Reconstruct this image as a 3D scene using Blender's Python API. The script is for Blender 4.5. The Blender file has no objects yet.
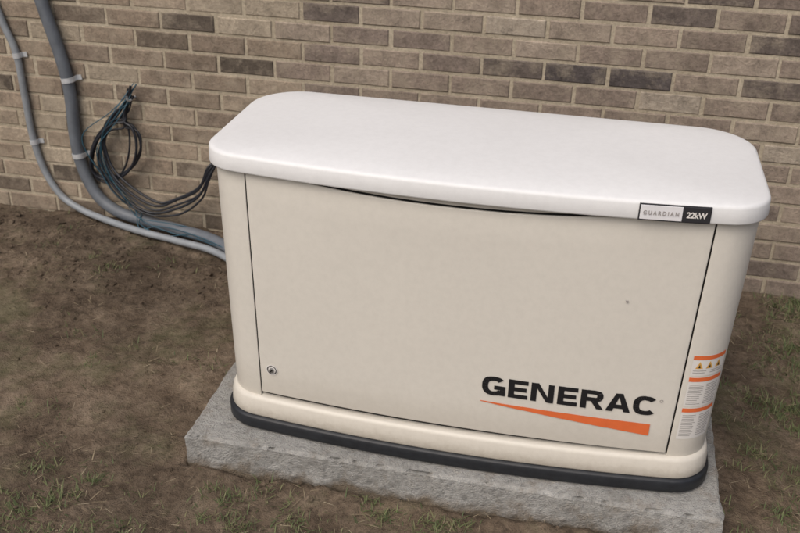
import bpy, bmesh, math, random
from mathutils import Vector, Matrix, noise
random.seed(7)
scene=bpy.context.scene
# ------------------------------------------------------------------ helpers
def link(o,parent=None):
    scene.collection.objects.link(o)
    if parent: o.parent=parent
    return o
def empty(name):
    e=bpy.data.objects.new(name,None); e.empty_display_size=.1
    return link(e)
def mesh_obj(name,verts,faces,mat=None,parent=None,smooth=False):
    m=bpy.data.meshes.new(name); m.from_pydata([tuple(v) for v in verts],[],faces); m.update()
    if smooth: m.polygons.foreach_set('use_smooth',[True]*len(m.polygons))
    o=bpy.data.objects.new(name,m)
    if mat: m.materials.append(mat)
    return link(o,parent)
def newmat(name):
    m=bpy.data.materials.new(name); m.use_nodes=True
    nt=m.node_tree; b=nt.nodes['Principled BSDF']
    return m,nt,b
def N(nt,t,**kw):
    n=nt.nodes.new(t)
    for k,v in kw.items(): setattr(n,k,v)
    return n
def noise_n(nt,scale,detail=4,rough=.6,vec=None):
    n=N(nt,'ShaderNodeTexNoise'); n.inputs['Scale'].default_value=scale
    n.inputs['Detail'].default_value=min(detail,5); n.inputs['Roughness'].default_value=rough
    if vec is not None: nt.links.new(vec,n.inputs['Vector'])
    return n
def ramp(nt,fac,stops):
    r=N(nt,'ShaderNodeValToRGB'); el=r.color_ramp.elements
    while len(el)<len(stops): el.new(.5)
    for e,(p,c) in zip(el,stops):
        e.position=p; e.color=(c[0],c[1],c[2],1) if hasattr(c,'__len__') else (c,c,c,1)
    nt.links.new(fac,r.inputs['Fac']); return r
def mix(nt,fac,a,b,mode='MIX'):
    m=N(nt,'ShaderNodeMix',data_type='RGBA',blend_type=mode)
    for s,v in ((0,fac),(6,a),(7,b)):
        if hasattr(v,'is_linked') or hasattr(v,'links'): nt.links.new(v,m.inputs[s])
        else: m.inputs[s].default_value=v if not isinstance(v,tuple) else (*v[:3],1)
    return m.outputs[2]
def bump(nt,b,h,strength=.3,dist=.01):
    n=N(nt,'ShaderNodeBump'); n.inputs['Strength'].default_value=strength; n.inputs['Distance'].default_value=dist
    nt.links.new(h,n.inputs['Height']); nt.links.new(n.outputs[0],b.inputs['Normal'])
def coords(nt): return N(nt,'ShaderNodeTexCoord').outputs['Object']
def simple(name,col,rough=.5,var=.0,scale=30,bmp=0,metal=0,spec=.5):
    m,nt,b=newmat(name); b.inputs['Roughness'].default_value=rough; b.inputs['Metallic'].default_value=metal
    b.inputs['Specular IOR Level'].default_value=spec
    c=coords(nt); n=noise_n(nt,scale,5,.6,c)
    lo=tuple(x*(1-var) for x in col); hi=tuple(min(1,x*(1+var)) for x in col)
    r=ramp(nt,n.outputs['Fac'],[(.3,lo),(.7,hi)]); nt.links.new(r.outputs[0],b.inputs['Base Color'])
    if bmp: bump(nt,b,n.outputs['Fac'],bmp,.002)
    return m
# ------------------------------------------------------------------ materials
def paint(name,col,rough,dirt=.8):
    m,nt,b=newmat(name); c=coords(nt)
    n1=noise_n(nt,2.2,3,.5,c); n2=noise_n(nt,700,2,.5,c); n3=noise_n(nt,60,5,.7,c)
    lo=tuple(x*.95 for x in col)
    r=ramp(nt,n1.outputs['Fac'],[(.3,lo),(.7,col)])
    d=ramp(nt,n3.outputs['Fac'],[(.3,.95),(.6,1.0)])
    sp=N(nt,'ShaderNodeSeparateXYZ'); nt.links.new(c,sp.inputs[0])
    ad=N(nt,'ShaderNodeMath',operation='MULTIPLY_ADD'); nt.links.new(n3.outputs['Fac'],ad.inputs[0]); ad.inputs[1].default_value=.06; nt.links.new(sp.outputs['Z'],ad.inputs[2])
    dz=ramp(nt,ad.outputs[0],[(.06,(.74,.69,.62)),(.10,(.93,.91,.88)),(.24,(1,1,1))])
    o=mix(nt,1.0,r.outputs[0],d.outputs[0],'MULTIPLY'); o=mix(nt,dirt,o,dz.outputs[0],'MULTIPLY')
    nt.links.new(o,b.inputs['Base Color'])
    rr=ramp(nt,n3.outputs['Fac'],[(.3,rough-.05),(.7,rough+.05)]); nt.links.new(rr.outputs[0],b.inputs['Roughness'])
    bump(nt,b,n2.outputs['Fac'],.2,.0008); return m
m_body=paint('enclosure_paint',(.68,.652,.59),.42)
m_lid=paint('lid_paint',(.79,.797,.80),.5)
m_core=simple('dark_gap',(.03,.028,.025),.8)
m_black=simple('black_plastic',(.014,.016,.02),.5,.3,60,.2)
m_logo=simple('logo_black',(.012,.012,.014),.45)
m_orange=simple('decal_orange',(.70,.15,.045),.45,.05)
m_white=simple('label_white',(.70,.68,.65),.5,.03)
m_ltext=simple('label_text_grey',(.30,.28,.27),.6)
m_badge=simple('badge_silver',(.74,.74,.76),.3,.03)
m_badged=simple('badge_black',(.03,.03,.035),.35)
m_chrome=simple('lock_metal',(.5,.5,.5),.3,.1,80,0,.9)
m_cond=simple('conduit_grey',(.12,.135,.155),.55,.18,20,.1)
m_cond2=simple('conduit_light_grey',(.24,.26,.28),.45,.15,25,.1)
m_strap=simple('strap_galvanised',(.55,.57,.59),.4,.15,60,.1,.3)
m_cable=simple('cable_black',(.012,.014,.02),.45)
m_teal=simple('wire_blue',(.020,.075,.11),.45)

def concrete():
    m,nt,b=newmat('concrete'); c=coords(nt)
    n1=noise_n(nt,6,6,.65,c); n2=noise_n(nt,60,6,.75,c); n3=noise_n(nt,260,3,.6,c); n4=noise_n(nt,14,5,.7,c)
    r=ramp(nt,n1.outputs['Fac'],[(.3,(.29,.285,.265)),(.55,(.39,.385,.365)),(.75,(.47,.465,.445))])
    s=ramp(nt,n2.outputs['Fac'],[(.3,.58),(.5,1.0),(.7,1.12)])
    o=mix(nt,1.,r.outputs[0],s.outputs[0],'MULTIPLY')
    st=ramp(nt,n4.outputs['Fac'],[(.52,0),(.68,.5)]); o=mix(nt,st.outputs[0],o,(.27,.225,.17))
    sp=N(nt,'ShaderNodeSeparateXYZ'); nt.links.new(c,sp.inputs[0])
    ad=N(nt,'ShaderNodeMath',operation='MULTIPLY_ADD'); nt.links.new(n4.outputs['Fac'],ad.inputs[0]); ad.inputs[1].default_value=-.10; nt.links.new(sp.outputs['Z'],ad.inputs[2])
    mr=N(nt,'ShaderNodeMapRange'); mr.inputs[1].default_value=-.145; mr.inputs[2].default_value=-.110; nt.links.new(ad.outputs[0],mr.inputs[0])
    o=mix(nt,mr.outputs[0],(.17,.135,.095),o)
    nt.links.new(o,b.inputs['Base Color']); b.inputs['Roughness'].default_value=.9
    a=N(nt,'ShaderNodeMath',operation='ADD'); nt.links.new(n2.outputs['Fac'],a.inputs[0]); nt.links.new(n3.outputs['Fac'],a.inputs[1])
    bump(nt,b,a.outputs[0],.9,.008); return m
m_conc=concrete()

def dirt():
    m,nt,b=newmat('soil'); c=coords(nt)
    n0=noise_n(nt,1.9,5,.65,c); n1=noise_n(nt,6,7,.7,c); n2=noise_n(nt,45,8,.75,c); n3=noise_n(nt,220,4,.7,c)
    r=ramp(nt,n1.outputs['Fac'],[(.30,(.100,.073,.051)),(.5,(.175,.132,.094)),(.70,(.270,.212,.155))])
    p=ramp(nt,n0.outputs['Fac'],[(.36,.70),(.52,1.0),(.66,1.15)])
    s=ramp(nt,n2.outputs['Fac'],[(.30,.50),(.5,.98),(.72,1.38)])
    o=mix(nt,1.,r.outputs[0],s.outputs[0],'MULTIPLY'); o=mix(nt,1.,o,p.outputs[0],'MULTIPLY')
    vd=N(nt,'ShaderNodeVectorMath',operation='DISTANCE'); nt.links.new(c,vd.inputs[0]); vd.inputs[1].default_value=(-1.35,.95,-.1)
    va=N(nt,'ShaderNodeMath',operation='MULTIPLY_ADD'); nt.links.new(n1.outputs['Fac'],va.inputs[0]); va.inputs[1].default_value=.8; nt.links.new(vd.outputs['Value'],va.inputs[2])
    patch=ramp(nt,va.outputs[0],[(.50,.66),(.90,1.0)]); o=mix(nt,1.,o,patch.outputs[0],'MULTIPLY')  # soil colour darkens in a noisy round patch by the wall, at left
    g=noise_n(nt,3.1,6,.75,c)
    gr=ramp(nt,g.outputs['Fac'],[(.52,0),(.66,.5)])
    o=mix(nt,gr.outputs[0],o,(.100,.108,.050))
    w=ramp(nt,n3.outputs['Fac'],[(.62,0),(.74,.5)])
    o=mix(nt,w.outputs[0],o,(.36,.30,.22))
    nt.links.new(o,b.inputs['Base Color']); b.inputs['Roughness'].default_value=.95; b.inputs['Specular IOR Level'].default_value=.2
    a=N(nt,'ShaderNodeMath',operation='MULTIPLY_ADD'); nt.links.new(n3.outputs['Fac'],a.inputs[0]); a.inputs[1].default_value=.35; nt.links.new(n2.outputs['Fac'],a.inputs[2])
    bump(nt,b,a.outputs[0],1.0,.016); return m
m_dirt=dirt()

def brickmat():
    m,nt,b=newmat('brick'); c=coords(nt)
    at=N(nt,'ShaderNodeAttribute'); at.attribute_name='bcol'
    n1=noise_n(nt,20,6,.75,c); n2=noise_n(nt,110,5,.75,c); n3=noise_n(nt,12,5,.75,c); n4=noise_n(nt,1.6,4,.6,c)
    s=ramp(nt,n1.outputs['Fac'],[(.3,.66),(.5,1),(.70,1.32)])
    o=mix(nt,1.,at.outputs['Color'],s.outputs[0],'MULTIPLY')
    s2=ramp(nt,n2.outputs['Fac'],[(.3,.74),(.5,1),(.7,1.22)]); o=mix(nt,1.,o,s2.outputs[0],'MULTIPLY')
    s4=ramp(nt,n4.outputs['Fac'],[(.35,.88),(.65,1.08)]); o=mix(nt,1.,o,s4.outputs[0],'MULTIPLY')
    sm=ramp(nt,n3.outputs['Fac'],[(.48,0),(.68,.6)])
    o=mix(nt,sm.outputs[0],o,(.38,.325,.25))
    nt.links.new(o,b.inputs['Base Color']); b.inputs['Roughness'].default_value=.9; b.inputs['Specular IOR Level'].default_value=.25
    a=N(nt,'ShaderNodeMath',operation='ADD'); nt.links.new(n2.outputs['Fac'],a.inputs[0]); nt.links.new(n1.outputs['Fac'],a.inputs[1])
    bump(nt,b,a.outputs[0],.8,.006); return m
m_brick=brickmat()
def mortarmat():
    m,nt,b=newmat('mortar'); c=coords(nt)
    n1=noise_n(nt,5,5,.6,c); n2=noise_n(nt,90,5,.75,c)
    r=ramp(nt,n1.outputs['Fac'],[(.3,(.38,.325,.24)),(.7,(.52,.455,.35))])
    s=ramp(nt,n2.outputs['Fac'],[(.3,.70),(.7,1.15)])
    o=mix(nt,1.,r.outputs[0],s.outputs[0],'MULTIPLY')
    nt.links.new(o,b.inputs['Base Color']); b.inputs['Roughness'].default_value=.95
    bump(nt,b,n2.outputs['Fac'],.8,.006); return m
m_mortar=mortarmat()

# ------------------------------------------------------------------ plan outline
def outline(hw,ymid,bow,yb,rf,rb,nf=40,na=10):
    xe=hw-rf
    for _ in range(8):
        th=math.atan(2*bow/xe); xe=hw-rf+rf*math.sin(th)
    ye=ymid+bow
    cx=xe-rf*math.sin(th); cy=ye+rf*math.cos(th)
    right=[]
    for i in range(na+1):
        a=-math.pi/2+th+(math.pi/2-th)*i/na
        right.append((cx+rf*math.cos(a),cy+rf*math.sin(a)))
    for i in range(1,7): right.append((hw,cy+(yb-rb-cy)*i/6))
    for i in range(1,na+1):
        a=math.pi/2*i/na; right.append((hw-rb+rb*math.cos(a),yb-rb+rb*math.sin(a)))
    front=[(xe*(-1+2*i/nf),ymid+bow*(-1+2*i/nf)**2) for i in range(1,nf)]
    left=[(-x,y) for x,y in right][::-1]
    return left+front+right
def loft(name,loops,mat,parent,cap=True,smooth=True):
    n=len(loops[0]); V=[v for l in loops for v in l]; F=[]
    for i in range(len(loops)-1):
        for j in range(n):
            k=(j+1)%n; F.append((i*n+j,i*n+k,(i+1)*n+k,(i+1)*n+j))
    if cap:
        F.append(tuple(range(n))[::-1]); F.append(tuple((len(loops)-1)*n+j for j in range(n)))
    return mesh_obj(name,V,F,mat,parent,smooth)
def lp(o,z): return [(x,y,z) for x,y in o]
def cum(p):
    s=[0]
    for a,b in zip(p,p[1:]): s.append(s[-1]+math.dist(a,b))
    return s
def at(p,s,t):
    t=max(0,min(s[-1],t))
    for i in range(len(s)-1):
        if s[i+1]>=t:
            f=(t-s[i])/max(1e-9,s[i+1]-s[i]); return (p[i][0]+f*(p[i+1][0]-p[i][0]),p[i][1]+f*(p[i+1][1]-p[i][1]))
    return p[-1]

YB=.455
HW=.600; YM=-.012; BOW=.030; RF=.085
body=outline(HW,YM,BOW,YB,RF,.07)
bs=cum(body)
def s_of_x(x):
    for i in range(len(body)-1):
        if body[i][1]<.2 and body[i][0]<=x<=body[i+1][0] and body[i+1][0]>body[i][0]:
            f=(x-body[i][0])/(body[i+1][0]-body[i][0]); return bs[i]+f*(bs[i+1]-bs[i])
TZ=lambda z:.972+.028*min(1,z/.68)
def bodyp(t,z,off=0):
    a=at(body,bs,t-.002); b=at(body,bs,t+.002); x,y=at(body,bs,t)
    dx,dy=b[0]-a[0],b[1]-a[1]; l=math.hypot(dx,dy) or 1
    nx,ny=dy/l,-dx/l
    return ((x+nx*off)*TZ(z),y+ny*off,z)
gen=empty('standby_generator')
SE=.505
sl,sr=s_of_x(-SE),s_of_x(SE)
ZL=.701     # underside of lid rim
ZB=.101     # top of base tray
ZT=ZL+.022
loft('inner_frame',[[ (x*.985*TZ(z),y*.97+.012,z) for x,y in body] for z in (.03,.40,ZT-.01)],m_core,gen,smooth=False)
def strip(name,s0,s1,n,zf0,zf1,nz,mat,off=0,thick=.004,bevel=.0025):
    V=[];F=[]
    for j in range(nz+1):
        for i in range(n+1):
            t=s0+(s1-s0)*i/n; z0,z1=zf0(t),zf1(t); V.append(bodyp(t,z0+(z1-z0)*j/nz,off))
    for j in range(nz):
        for i in range(n):
            a=j*(n+1)+i; F.append((a,a+1,a+n+2,a+n+1))
    o=mesh_obj(name,V,F,mat,gen,True)
    if thick:
        s=o.modifiers.new('s','SOLIDIFY'); s.thickness=thick; s.offset=-1
        if bevel:
            b=o.modifiers.new('b','BEVEL'); b.width=bevel; b.segments=3; b.limit_method='ANGLE'; b.angle_limit=math.radians(50)
    return o
cz=lambda v:(lambda t:v)
g=.0020
strip('left_corner_panel',0,sl-g,50,cz(ZB-.01),cz(ZT),6,m_body)
strip('right_corner_panel',sr+g,bs[-1],50,cz(ZB-.01),cz(ZT),6,m_body)
def doortop(t):
    x=at(body,bs,t)[0]; x=x-(-.03); u=min(1,abs(x)/.43); return ZL+.003-.026*(1-u**2.2)
def doorbot(t):
    x=at(body,bs,t)[0]; return ZB+.005+.003*(1-(x/.5)**2)-.004*x
strip('front_door',sl+g,sr-g,60,doorbot,doortop,8,m_body,off=.003,thick=.007,bevel=.003)
strip('upper_rail',sl+g,sr-g,60,lambda t:doortop(t)+.0045,cz(ZT),2,m_body,off=-.001,thick=.004,bevel=.001)
mesh_obj('back_panel',[(-.53,YB-.001,ZB),(.53,YB-.001,ZB),(.53,YB-.001,ZT),(-.53,YB-.001,ZT)],[(0,3,2,1)],m_body,gen)
V=[];F=[]
def box(V,F,x0,x1,y0,y1,z0,z1):
    b=len(V); V+= [(x0,y0,z0),(x1,y0,z0),(x1,y1,z0),(x0,y1,z0),(x0,y0,z1),(x1,y0,z1),(x1,y1,z1),(x0,y1,z1)]
    F+= [tuple(b+i for i in f) for f in ((0,3,2,1),(4,5,6,7),(0,1,5,4),(1,2,6,5),(2,3,7,6),(3,0,4,7))]
for sx in (-1,1):
    for k in range(9):
        z=.25+k*.038; x=sx*HW*TZ(z)
        b=len(V); xo=x+sx*.012
        V+=[(x-sx*.004,.16,z+.026),(x-sx*.004,.38,z+.026),(xo,.38,z),(xo,.16,z),(x-sx*.004,.16,z-.002),(x-sx*.004,.38,z-.002)]
        F+=[(b,b+1,b+2,b+3),(b+3,b+2,b+5,b+4),(b,b+3,b+4),(b+1,b+5,b+2)]
mesh_obj('side_louvres',V,F,m_body,gen)
def ring(off,z):
    o=outline(HW*.972+off,YM-off-.002,BOW,YB+off,RF+off*.6,.07+off)
    return lp(o,z)
loft('base_tray',[ring(.004,.038),ring(.012,.040),ring(.014,.044),ring(.013,.066),ring(.010,.084),ring(.007,.091),ring(.001,.0945),ring(-.02,.095)],m_body,gen)
loft('black_skirt',[ring(.012,.002),ring(.018,.004),ring(.021,.008),ring(.021,.034),ring(.018,.0385),ring(.006,.040)],m_black,gen)
# lid
LB=.475; LH=.612; LY=-.034
def lr(off,z):
    o=outline(LH+off,LY-off,.034,LB+off,.095+off,.13+off,nf=60,na=14)
    return lp(o,z)
cy=.22
def ls(k,z):
    o=outline(LH-.0115,LY+.0115,.034,LB-.0115,.0835,.1185,nf=60,na=14)
    return [(x*(1-k),cy+(y-cy)*(1-k),z) for x,y in o]
loft('lid',[lr(-.026,ZL+.018),lr(-.012,ZL+.001),lr(-.004,ZL-.002),lr(-.0005,ZL-.0005),lr(.0008,ZL+.003),lr(-.001,ZL+.032),lr(-.0025,ZL+.0365),lr(-.0060,ZL+.0395),lr(-.0110,ZL+.0410),
  ls(.015,ZL+.0420),ls(.05,ZL+.0445),ls(.12,ZL+.0475),ls(.25,ZL+.051),ls(.45,ZL+.054),ls(.7,ZL+.056),ls(.95,ZL+.057)],m_lid,gen)

# ------------------------------------------------------------------ decals on the door
def yf(x,z,off): 
    return YM+BOW*(x/TZ(z)/ (HW-RF+.01))**2-.003-off
def decal(name,polys,mat,base=.0016):
    V=[];F=[];k=0
    for P in polys:
        b=len(V)
        for x,z in P: V.append((x,yf(x,z,base+.00015*(k%6)),z))
        F.append(tuple(range(b,b+len(P)))); k+=1
    return mesh_obj(name,V,F,mat,gen)
S=.0132
def rect(x0,z0,x1,z1): return [[(x0,z0),(x1,z0),(x1,z1),(x0,z1)]]
def arc(cx,cz,rx,rz,a0,a1,s,sz=None,n=22,e=2.5):
    sz=sz or s*.86; out=[]
    def pt(a,rx,rz):
        c,q=math.cos(a),math.sin(a); return (cx+rx*math.copysign(abs(c)**(2/e),c),cz+rz*math.copysign(abs(q)**(2/e),q))
    for i in range(n):
        a=math.radians(a0+(a1-a0)*i/n); b=math.radians(a0+(a1-a0)*(i+1)/n)
        out.append([pt(a,rx-s,rz-sz),pt(a,rx,rz),pt(b,rx,rz),pt(b,rx-s,rz-sz)])
    return out
H=.050; W=.050
def letter(ch,x):
    T=S*.82
    if ch=='E': return rect(x,0,x+S,H)+rect(x+S,0,x+W*.86,T)+rect(x+S,H-T,x+W*.86,H)+rect(x+S,H/2-T/2,x+W*.80,H/2+T/2)
    if ch=='N': return rect(x,0,x+S*.95,H)+rect(x+W-S*.95,0,x+W,H)+[[(x+W-S*1.15,0),(x+W-S*.95+.0,0),(x+W-S*.95,H*.28),(x+S*1.2,H),(x+S*.95,H),(x+S*.95,H*.72)]]
    if ch=='R': return rect(x,0,x+S,H)+rect(x+S,H-T,x+W*.62,H)+rect(x+S,H*.40,x+W*.62,H*.40+T)+arc(x+W*.62,H*.70,W*.34,H*.30,-90,90,S,T,14)+[[(x+W*.45,H*.40),(x+W*.72,0),(x+W*1.02,0),(x+W*.72,H*.41)]]
    if ch=='A': return [[(x-.001,0),(x+S*1.05,0),(x+W*.52,H*.80),(x+W*.52,H),(x+W*.37,H)],[(x+W*1.06,0),(x+W*1.06-S*1.1,0),(x+W*.52,H*.80),(x+W*.52,H),(x+W*.67,H)]]+rect(x+W*.24,H*.17,x+W*.82,H*.17+T)
    if ch=='C': return arc(x+W*.52,H/2,W*.52,H*.52,40,320,S)
    if ch=='G': return arc(x+W*.52,H/2,W*.52,H*.52,40,325,S)+rect(x+W*.54,H*.32,x+W*1.04,H*.32+T)+rect(x+W*1.04-S*.9,H*.02,x+W*1.04,H*.32)
adv=[.0585,.0500,.0585,.0500,.0560,.0570,.05]
polys=[];x=0
for ch,a in zip('GENERAC',adv):
    polys+=letter(ch,x); x+=a
tot=x
X0,X1=.058,.452; sc=(X1-X0)/tot
Z0=.219; slope=-.026
polys=[[ (X0+px*sc, Z0+pz*1.0+slope*(px*sc)) for px,pz in P] for P in polys]
decal('logo_letters',polys,m_logo)
sw=[]
for i in range(24):
    a,b=i/24,(i+1)/24
    xa,xb=.056+a*.389,.056+b*.389
    top=lambda u:.199-.015*u; bot=lambda u:.197-.045*u
    sw.append([(xa,bot(a)),(xb,bot(b)),(xb,top(b)),(xa,top(a))])
decal('logo_swoosh',sw,m_orange)
decal('registered_mark',arc(.461,.250,.004,.004,0,360,.0012,.0012,14,2),m_ltext)
def disc(cx,cz,r,n=24): return [[(cx+r*math.cos(2*math.pi*i/n),cz+r*math.sin(2*math.pi*i/n)) for i in range(n)]]
LX,LZ=-.461,.181
decal('lock_label',disc(LX,LZ,.0155),m_white)
decal('lock_ring',arc(LX,LZ,.0125,.0125,0,360,.0022,.0022,24,2),m_logo,.0022)
def knob(name,x,z,r,h,mat):
    bm=bmesh.new(); bmesh.ops.create_cone(bm,cap_ends=True,segments=24,radius1=r,radius2=r*.85,depth=h)
    me=bpy.data.meshes.new(name); bm.to_mesh(me); bm.free(); me.materials.append(mat)
    o=bpy.data.objects.new(name,me); o.rotation_euler=(math.pi/2,0,0); o.location=(x,yf(x,z,.002)-h/2,z); link(o,gen)
knob('door_lock',LX,LZ,.0065,.005,m_chrome)
decal('lock_slot',[[(LX-.004,LZ-.003),(LX-.002,LZ-.0045),(LX+.004,LZ+.003),(LX+.002,LZ+.0045)]],m_logo,.0075)
knob('speck',.352,.50,.0028,.002,m_ltext)
# lid badge
def lidp(x,z,off):
    y=LY+.034*(x/(LH-.085))**2
    return (x,y-off-.001,z)
def lidpanel(name,x0,x1,z0,z1,off,mat,n=8):
    V=[];F=[]
    for i in range(n+1):
        x=x0+(x1-x0)*i/n
        V+=[lidp(x,z0,off),lidp(x,z1,off-.001)]
    for i in range(n): F.append((2*i,2*i+2,2*i+3,2*i+1))
    o=mesh_obj(name,V,F,mat,gen); 
    s=o.modifiers.new('s','SOLIDIFY'); s.thickness=.002; s.offset=-1
    b=o.modifiers.new('b','BEVEL'); b.width=.0008; b.segments=2; b.limit_method='ANGLE'
    return o
bz0,bz1=ZL+.001,ZL+.036
BX=.346
lidpanel('badge_frame',BX,BX+.142,bz0-.001,bz1+.001,.0030,m_badged)
lidpanel('badge_plate',BX+.003,BX+.086,bz0+.002,bz1-.002,.0045,m_badge)
lidpanel('badge_rating_plate',BX+.088,BX+.140,bz0+.001,bz1-.001,.0042,m_badged)
def text_on_lid(name,txt,x0,x1,z0,z1,off,mat):
    c=bpy.data.curves.new(name,'FONT'); c.body=txt; c.size=1; c.offset=.03
    o=bpy.data.objects.new(name,c); link(o); bpy.context.view_layer.update()
    me=bpy.data.meshes.new_from_object(o.evaluated_get(bpy.context.evaluated_depsgraph_get())); bpy.data.objects.remove(o)
    xs=[v.co.x for v in me.vertices]; ys=[v.co.y for v in me.vertices]
    for v in me.vertices:
        fx=(v.co.x-min(xs))/(max(xs)-min(xs)); fy=(v.co.y-min(ys))/(max(ys)-min(ys))
        v.co=lidp(x0+fx*(x1-x0),z0+fy*(z1-z0),off-.001*fy)
    me.materials.clear(); me.materials.append(mat)
    link(bpy.data.objects.new(name,me),gen)
text_on_lid('badge_name_text','G U A R D I A N',BX+.009,BX+.079,bz0+.013,bz0+.022,.0060,m_ltext)
text_on_lid('badge_rating_text','22kW',BX+.094,BX+.134,bz0+.011,bz0+.024,.0060,m_white)
# warning labels on the right corner
def corner_patch(name,d0,d1,z0,z1,off,mat,n=8):
    V=[];F=[]
    for i in range(n+1):
        t=sr+d0+(d1-d0)*i/n
        V+=[bodyp(t,z0,off),bodyp(t,z1,off)]
    for i in range(n): F.append((2*i,2*i+2,2*i+3,2*i+1))
    return mesh_obj(name,V,F,mat,gen,True)
m_yel=simple('warning_yellow',(.65,.36,.08),.5)
d0,d1=.014,.100
labs=[(.322,.376),(.238,.318),(.146,.234)]
for k,(z0,z1) in enumerate(labs):
    corner_patch('warning_label_%d'%k,d0,d1,z0,z1,.0008,m_white)
    corner_patch('warning_header_%d'%k,d0,d1,z1-.012,z1-.001,.0014,m_orange)
    zz=z1-.020
    while zz>z0+.006:
        if k==0 and zz>z0+.018: zz-=.005; continue
        for (a,b) in ((.004,.038),(.044,.082)):
            e=b-random.random()*.010
            corner_patch('label_line',d0+a,d0+e,zz-.0015,zz,.0014,m_ltext,3)
        zz-=.0052
for q in range(3):
    t0=d0+.008+q*.024
    V=[bodyp(sr+t0,.341,.0015),bodyp(sr+t0+.017,.341,.0015),bodyp(sr+t0+.0085,.360,.0015)]
    mesh_obj('warning_triangle',V,[(0,1,2)],m_yel,gen)
    V=[bodyp(sr+t0+.006,.3435,.0021),bodyp(sr+t0+.011,.3435,.0021),bodyp(sr+t0+.0085,.353,.0021)]
    mesh_obj('warning_triangle_mark',V,[(0,1,2)],m_logo,gen)

# ------------------------------------------------------------------ concrete pad
GZ=-.096
PX0,PX1,PY0,PY1=-.672,.634,-.068,.64
def make_pad():
    bm=bmesh.new(); x0,x1,y0,y1=PX0,PX1,PY0,PY1
    nx,ny,nz=200,90,20
    def surf(n,m,fn):
        g=[[bm.verts.new(fn(i/n,j/m)) for j in range(m+1)] for i in range(n+1)]
        for i in range(n):
            for j in range(m): bm.faces.new((g[i][j],g[i+1][j],g[i+1][j+1],g[i][j+1]))
    L=lambda a,b,t:a+(b-a)*t
    zb=-.16
    surf(nx,ny,lambda u,v:(L(x0,x1,u),L(y0,y1,v),0))
    surf(nx,nz,lambda u,v:(L(x0,x1,u),y0,L(zb,0,v)))
    surf(nx,nz,lambda u,v:(L(x1,x0,u),y1,L(zb,0,v)))
    surf(ny,nz,lambda u,v:(x0,L(y1,y0,u),L(zb,0,v)))
    surf(ny,nz,lambda u,v:(x1,L(y0,y1,u),L(zb,0,v)))
    bmesh.ops.remove_doubles(bm,verts=bm.verts,dist=.0005)
    for v in bm.verts:
        p=v.co.copy()
        fx=-1 if p.x<x0+1e-4 else 1 if p.x>x1-1e-4 else 0
        fy=-1 if p.y<y0+1e-4 else 1 if p.y>y1-1e-4 else 0
        top=p.z>-1e-4
        n=noise.fractal(Vector((p.x*14,p.y*14,p.z*14)),1,2,4)
        n2=noise.fractal(Vector((p.x*45,p.y*45,p.z*45)),1,2,3)
        chip=max(0,noise.fractal(Vector((p.x*26,p.y*26,5)),1,2,3)-.15)*.022
        d=Vector((fx,fy,0))
        p+=d*(n*.004+n2*.0018)
        if top and (fx or fy): p-=d*(.004+chip); p.z-=.003+chip*.6
        elif p.z<-.07 and (fx or fy): p+=d*(.006*max(0,n)+.02*max(0,-.07-p.z))
        if top: p.z+=n*.0008-.001
        v.co=p
    bmesh.ops.recalc_face_normals(bm,faces=bm.faces)
    me=bpy.data.meshes.new('concrete_pad'); bm.to_mesh(me); bm.free()
    me.materials.append(m_conc); link(bpy.data.objects.new('concrete_pad',me))
make_pad()

# ------------------------------------------------------------------ ground
YW=1.22
def hgt(x,y):
    z=GZ
    z+=.016*noise.noise(Vector((x*.9,y*.9,3)))
    z+=.014*noise.fractal(Vector((x*4,y*4,7)),.8,2.1,4)
    z+=.009*noise.fractal(Vector((x*20,y*20,1)),.7,2.1,4)
    d=YW-y
    if 0<=d<.25: z+=.008*(1-d/.25)
    if x<-1.0 and y>.5: z+=.024*max(0,noise.noise(Vector((x*5,y*7,2))))*min(1,max(0,(1.06-y)/.2))*min(1,(y-.5)/.2)
    e=max(PX0-x,x-PX1,PY0-y,y-PY1)
    if 0<e<.07: z+=.010*(1-e/.07)*(1+1.6*noise.noise(Vector((x*9,y*9,4))))
    if e<0: z-=.03
    return z
def axis(a,b,st):
    L=[];v=a
    while v<b: L.append(v); v+=st
    L.append(b); s=st
    while L[-1]<250: s*=1.35; L.append(L[-1]+s)
    s=st
    while L[0]>-250: s*=1.35; L.insert(0,L[0]-s)
    return L
xs=axis(-2.6,1.5,.012); ys=axis(-.8,1.26,.012)
V=[];F=[];nx=len(xs);ny=len(ys)
for x in xs:
    for y in ys:
        far=max(abs(x),abs(y)); V.append((x,y,hgt(x,y) if far<8 else GZ))
for i in range(nx-1):
    for j in range(ny-1):
        a=i*ny+j; F.append((a,a+ny,a+ny+1,a+1))
mesh_obj('ground',V,F,m_dirt,None,True)

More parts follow.
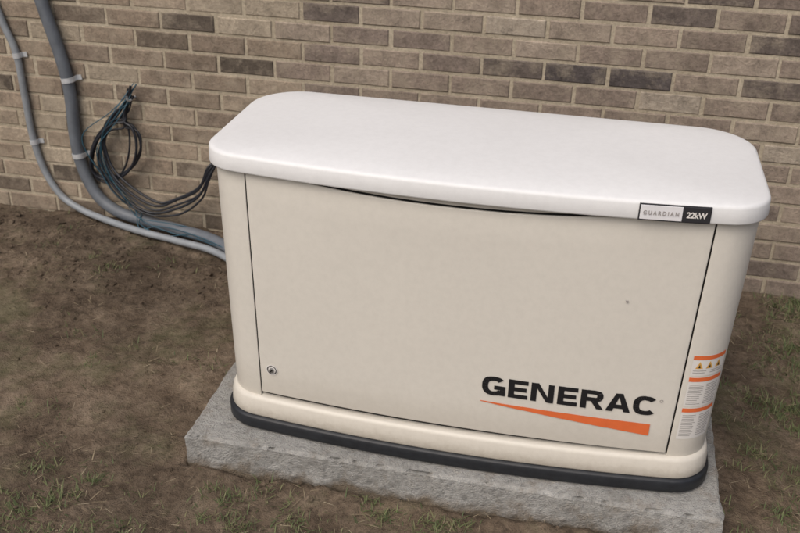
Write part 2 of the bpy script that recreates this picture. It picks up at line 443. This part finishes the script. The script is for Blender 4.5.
def clods():
    bm=bmesh.new()
    for k in range(2300):
        x=random.uniform(-2.5,1.3); y=random.uniform(-.8,1.2)
        if random.random()<.35: x=random.uniform(-2.3,-.9); y=random.uniform(.7,1.2)
        if PX0-.01<x<PX1+.01 and PY0-.01<y<.68: continue
        r=random.uniform(.0025,.007)*(2.2 if random.random()<.07 else 1)
        mt=Matrix.Translation((x,y,hgt(x,y)+r*.15))@Matrix.Rotation(random.random()*6,4,'Z')@Matrix.Diagonal((r*random.uniform(.8,1.5),r,r*.6,1))
        g=bmesh.ops.create_icosphere(bm,subdivisions=1,radius=1,matrix=mt)
        for v in g['verts']: v.co+=Vector([random.uniform(-.22,.22)*r for _ in range(3)])
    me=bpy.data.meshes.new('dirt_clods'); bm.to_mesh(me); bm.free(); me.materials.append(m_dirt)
    link(bpy.data.objects.new('dirt_clods',me))
clods()
def grassmat(name,c1,c2,c3):
    m,nt,b=newmat(name); gnode=N(nt,'ShaderNodeNewGeometry')
    r=ramp(nt,gnode.outputs['Random Per Island'],[(0,c1),(.5,c2),(1,c3)])
    nt.links.new(r.outputs[0],b.inputs['Base Color']); b.inputs['Roughness'].default_value=.7; return m
m_grass=grassmat('grass_blade',(.055,.080,.028),(.100,.130,.045),(.19,.18,.09))
m_straw=grassmat('dead_grass_blade',(.16,.125,.08),(.28,.225,.145),(.38,.32,.22))
spots=[(-.95,-.33,.15,900),(-.80,-.42,.12,420),(-1.05,-.15,.09,160),(-.55,-.19,.08,160),(-.35,-.20,.10,420),(-.15,-.17,.10,460),(.0,-.14,.08,220),
 (.95,.85,.12,1300),(.84,.55,.09,800),(.98,1.10,.09,900),(.78,.30,.06,260),(.76,.12,.06,220),(.74,-.02,.05,160),(-1.45,.85,.13,100),(-1.9,.85,.16,120),(-1.2,.55,.13,60),(-.82,.35,.07,60),(-1.5,.3,.22,80),(.85,1.19,.22,500),(-1.5,1.19,.4,130),(-1.15,.05,.12,60)]
def blades(name,mat,pts,lmin,lmax,w,flat):
    V=[];F=[]
    for x,y in pts:
        if (PX0-.01<x<PX1+.01 and PY0-.01<y<.66) or y>YW-.01: continue
        z=hgt(x,y)-.002; a=random.random()*6.283; l=random.uniform(lmin,lmax); t=random.uniform(*flat)
        dx,dy=math.cos(a),math.sin(a); ww=w*random.uniform(.6,1.3); px,py=-dy*ww,dx*ww
        b=len(V); up=math.sin(t); hz=math.cos(t)
        for f,wf,k in ((0,1,0),(.45,.85,.55),(.8,.5,.85)):
            cx=x+dx*l*hz*f; cy=y+dy*l*hz*f; czz=z+l*up*(k if up>.2 else f)
            V+=[(cx-px*wf,cy-py*wf,czz),(cx+px*wf,cy+py*wf,czz)]
        V.append((x+dx*l*hz*1.1,y+dy*l*hz*1.1,z+l*up*.95))
        F+=[(b,b+1,b+3,b+2),(b+2,b+3,b+5,b+4),(b+4,b+5,b+6)]
    mesh_obj(name,V,F,mat)
pts=[]
for sx,sy,sd,n in spots:
    c=[(random.gauss(sx,sd),random.gauss(sy,sd*.7),random.uniform(.010,.032)) for _ in range(max(3,n//26))]
    for _ in range(n):
        q=random.choice(c); pts.append((random.gauss(q[0],q[2]),random.gauss(q[1],q[2])))
for _ in range(500): pts.append((random.uniform(-2.4,1.2),random.uniform(-.7,1.2)))
blades('grass',m_grass,pts,.010,.032,.0012,(.15,1.1))
pts2=[(random.uniform(-2.4,1.2),random.uniform(-.7,1.2)) for _ in range(1500)]
for sx,sy,sd,n in spots: pts2+=[(random.gauss(sx,sd),random.gauss(sy,sd)) for _ in range(n//6)]
blades('dead_grass',m_straw,pts2,.015,.05,.0011,(-.02,.18))

# ------------------------------------------------------------------ brick wall
wall=empty('brick_wall')
CH,BL,MJ=.0685,.2035,.0115
V=[];F=[];C=[]
pal=[((.285,.232,.187),6),((.250,.202,.165),5),((.325,.270,.217),4),((.215,.174,.146),3.2),((.150,.124,.108),1.5),((.098,.084,.080),.5),((.36,.31,.25),2)]
def pick(dark):
    w=[p[1] for p in pal]
    if dark: w=[1.8,2.4,.8,3,4.5,3.6,.3]
    return random.choices([p[0] for p in pal],w)[0]
zbase=-.30; row=0; z=zbase
while z<2.85:
    x=-6.0-(BL/2 if row%2 else 0)+.06
    dk = abs(z+.034-.60)<.035 or abs(z+.034-.90)<.035
    while x<5.5:
        dark=dk and x>-.9
        if not dk and random.random()<.07: dark=True
        c=pick(dark); f=random.uniform(.9,1.1); c=tuple(v*f for v in c)
        if x<-.9: c=tuple(a*.95+b for a,b in zip(c,(.028,.020,.004)))
        x0=x+MJ/2+random.uniform(-.002,.002); x1=x+BL-MJ/2+random.uniform(-.002,.002)
        z0=z+MJ/2+random.uniform(-.0015,.0015); z1=z+CH-MJ/2+random.uniform(-.0015,.0015)
        yo=YW+random.uniform(-.0018,.0018); b=len(V); e=.003
        V+=[(x0,yo+.03,z0),(x1,yo+.03,z0),(x1,yo+.03,z1),(x0,yo+.03,z1),
            (x0,yo+e,z0),(x1,yo+e,z0),(x1,yo+e,z1),(x0,yo+e,z1),
            (x0+e,yo,z0+e),(x1-e,yo,z0+e),(x1-e,yo,z1-e),(x0+e,yo,z1-e)]
        for q in range(4):
            r=(q+1)%4; F+=[(b+q,b+r,b+4+r,b+4+q),(b+4+q,b+4+r,b+8+r,b+8+q)]
        F.append((b+8,b+9,b+10,b+11)); C+=[c]*12
        x+=BL
    z+=CH; row+=1
ztop=z
o=mesh_obj('bricks',V,F,m_brick,wall)
ca=o.data.color_attributes.new('bcol','FLOAT_COLOR','POINT')
ca.data.foreach_set('color',[k for c in C for k in (*c,1)])
V=[];F=[]; box(V,F,-6.05,5.5,YW+.004,YW+.20,-.30,ztop); mesh_obj('mortar_bed',V,F,m_mortar,wall)

# ------------------------------------------------------------------ conduits
def catmull(P,n=10):
    P=[Vector(p) for p in P]; P=[P[0]*2-P[1]]+P+[P[-1]*2-P[-2]]; out=[]
    for i in range(1,len(P)-2):
        for k in range(n):
            t=k/n; a,b,c,d=P[i-1:i+3]
            out.append(.5*((2*b)+(c-a)*t+(2*a-5*b+4*c-d)*t*t+(3*b-a-3*c+d)*t**3))
    out.append(P[-2]); return out
def tube(name,P,r,mat,parent=None,n=10):
    c=bpy.data.curves.new(name,'CURVE'); c.dimensions='3D'; c.bevel_depth=r; c.bevel_resolution=5
    pts=catmull(P,n); s=c.splines.new('POLY'); s.points.add(len(pts)-1)
    for p,q in zip(s.points,pts): p.co=(*q,1)
    o=bpy.data.objects.new(name,c); link(o); bpy.context.view_layer.update()
    me=bpy.data.meshes.new_from_object(o.evaluated_get(bpy.context.evaluated_depsgraph_get())); bpy.data.objects.remove(o); bpy.data.curves.remove(c)
    me.name=name; me.materials.clear(); me.materials.append(mat)
    for f in me.polygons: f.use_smooth=True
    return link(bpy.data.objects.new(name,me),parent)
def strap(parent,x,z,r,y,ang=0):
    V=[];F=[];w=.009;n=12
    prof=[(-r-.004,YW-.004)]
    prof+=[((r+.0015)*-math.cos(math.pi*i/n),y-(r+.0015)*math.sin(math.pi*i/n)) for i in range(n+1)]
    prof+=[(r+.002,YW-.004),(r+.020,YW-.003)]
    for px,py in prof: V+=[(px,py,-w),(px,py,w)]
    for i in range(len(prof)-1): F.append((2*i,2*i+1,2*i+3,2*i+2))
    V=[(x+px*math.cos(ang)-pz*math.sin(ang),py,z+px*math.sin(ang)+pz*math.cos(ang)) for px,py,pz in V]
    o=mesh_obj('strap',V,F,m_strap,parent); s=o.modifiers.new('s','SOLIDIFY'); s.thickness=.0022; s.offset=0
R1=.0225; y1=YW-R1-.003
c1=empty('electrical_conduit')
tube('conduit_run',[(-1.79,y1,2.8),(-1.77,y1,1.6),(-1.715,y1,.9),(-1.688,y1,.74),(-1.645,y1,.55),(-1.628,y1,.42),(-1.632,y1,.25),(-1.622,y1,.13),(-1.575,y1-.005,.02),(-1.49,y1-.02,-.035),(-1.37,y1-.03,-.058),(-1.20,1.13,-.064),(-1.05,1.08,-.066),(-.80,.90,-.062),(-.55,.68,-.02),(-.45,.58,.07),(-.43,.50,.16),(-.43,.44,.17)],R1,m_cond,c1)
strap(c1,-1.628,.46,R1,y1,.15); strap(c1,-1.628,.17,R1,y1,.1); strap(c1,-1.765,1.5,R1,y1,.05)
R2=.0130; y2=YW-R2-.003
c2=empty('flexible_conduit')
tube('conduit_run',[(-1.95,y2,2.8),(-1.94,y2,1.5),(-1.90,y2,.85),(-1.862,y2,.66),(-1.826,y2,.54),(-1.820,y2,.38),(-1.815,y2,.22),(-1.79,y2,.09),(-1.735,y2-.005,-.005),(-1.65,y2-.02,-.05),(-1.52,y2-.06,-.064),(-1.36,1.095,-.068),(-1.20,1.06,-.070),(-1.02,1.01,-.072),(-.8,.85,-.072),(-.58,.64,-.03),(-.50,.56,.07),(-.48,.44,.12)],R2,m_cond2,c2)
strap(c2,-1.824,.53,R2,y2,.1); strap(c2,-1.813,.20,R2,y2,.08); strap(c2,-1.94,1.45,R2,y2,.03)

cc=empty('cable_coil')
rnd=random.Random(11)
for k in range(4):
    P=[]; cxk=-1.468+rnd.uniform(-.014,.014); czk=.205+rnd.uniform(-.018,.018)
    a=.082+rnd.uniform(-.016,.016); h=.118+rnd.uniform(-.022,.022); ph=rnd.uniform(0,6)
    P.append((-1.385,YW-.03,.415+rnd.uniform(-.01,.02)))
    P.append((-1.41+rnd.uniform(-.008,.008),YW-.03,.365))
    for i in range(16):
        t=2*math.pi*i/15+math.pi/2
        x=cxk+a*math.cos(t)*(1+.12*math.sin(t+ph))+ .045*math.sin(t); zz=czk+h*math.sin(t)+.008*math.sin(2*t+ph)
        P.append((x,YW-.022-.009*k-.012*abs(math.cos(t)),zz))
    P.append((-1.41,YW-.04,.37)); P.append((-1.39+rnd.uniform(-.01,.01),YW-.035,.43+rnd.uniform(0,.03)))
    tube('cable_loop_%d'%k,P,rnd.choice((.005,.0045,.0036)),m_cable,cc,6)
for k in range(5):
    d=k*.012; j=lambda s=.008:rnd.uniform(-s,s)
    tube('cable_tail_%d'%k,[(-1.39+d*.3,YW-.03,.42),(-1.47-d*.6,YW-.035,.31+j()),(-1.535+d*.9+j(),YW-.05,.17),(-1.47+d,YW-.07,.05+d+j()),(-1.35+d,YW-.08,-.012+d+j()),(-1.22,YW-.08,.005+d*1.3+j()),(-1.13+j(),YW-.08,.070+d),(-1.09,YW-.08,.15+d),(-1.06,YW-.06,.22)],rnd.choice((.005,.004)),m_cable,cc,6)
for k in range(4):
    P=[(-1.375,YW-.02,.45+rnd.uniform(-.02,.03))]
    for (x,zz) in ((-1.44,.35),(-1.53,.25),(-1.50,.14),(-1.43,.05),(-1.40,-.02),(-1.35,-.045),(-1.25,-.050),(-1.10,-.055)):
        P.append((x+rnd.uniform(-.035,.03),YW-.05-rnd.uniform(0,.05)-(.05 if zz<-.04 else 0),zz+rnd.uniform(-.015,.02)))
    P.append((-.85,.95,-.06))
    tube('thin_wire_%d'%k,P,.0018,m_teal,cc,6)
tube('tie_wire',[(-1.37,YW-.01,.46),(-1.395,YW-.035,.42),(-1.42,YW-.06,.38),(-1.39,YW-.03,.40)],.003,m_teal,cc,6)
tube('hook',[(-1.385,YW+.01,.41),(-1.385,YW-.05,.41),(-1.385,YW-.065,.43)],.004,m_strap,cc,6)

# ------------------------------------------------------------------ world, sun, camera
w=bpy.data.worlds.new('World'); scene.world=w; w.use_nodes=True
nt=w.node_tree; sky=nt.nodes.new('ShaderNodeTexSky'); sky.sky_type='NISHITA'; sky.sun_disc=False
sky.air_density=1.0; sky.dust_density=6; sky.ozone_density=1.2
bg=nt.nodes['Background']; bg.inputs['Strength'].default_value=.117
nt.links.new(sky.outputs[0],bg.inputs['Color'])
sd=Vector((-.30,-.75,1.0)).normalized()   # direction TO the sun
sky.sun_elevation=math.asin(sd.z); sky.sun_rotation=math.atan2(sd.x,sd.y)
l=bpy.data.lights.new('sun','SUN'); l.energy=1.3; l.angle=math.radians(50); l.color=(1,.965,.915)
so=bpy.data.objects.new('sun',l); so.rotation_euler=sd.to_track_quat('Z','Y').to_euler(); link(so)
cam=bpy.data.cameras.new('camera'); co=bpy.data.objects.new('camera',cam); link(co)
cam.sensor_width=36; cam.lens=.95457*1000/800*36; cam.clip_end=1000; cam.clip_start=.05
cam.dof.use_dof=True; cam.dof.focus_distance=2.15; cam.dof.aperture_fstop=7
Rm=Matrix.Rotation(.20172,4,'Z')@Matrix.Rotation(math.pi/2-.49126,4,'X')@Matrix.Rotation(.02523,4,'Z')
co.matrix_world=Matrix.Translation((.22934,-1.83206,1.51583))@Rm
scene.camera=co
scene.view_settings.view_transform='Standard'; scene.view_settings.look='None'; scene.view_settings.exposure=0
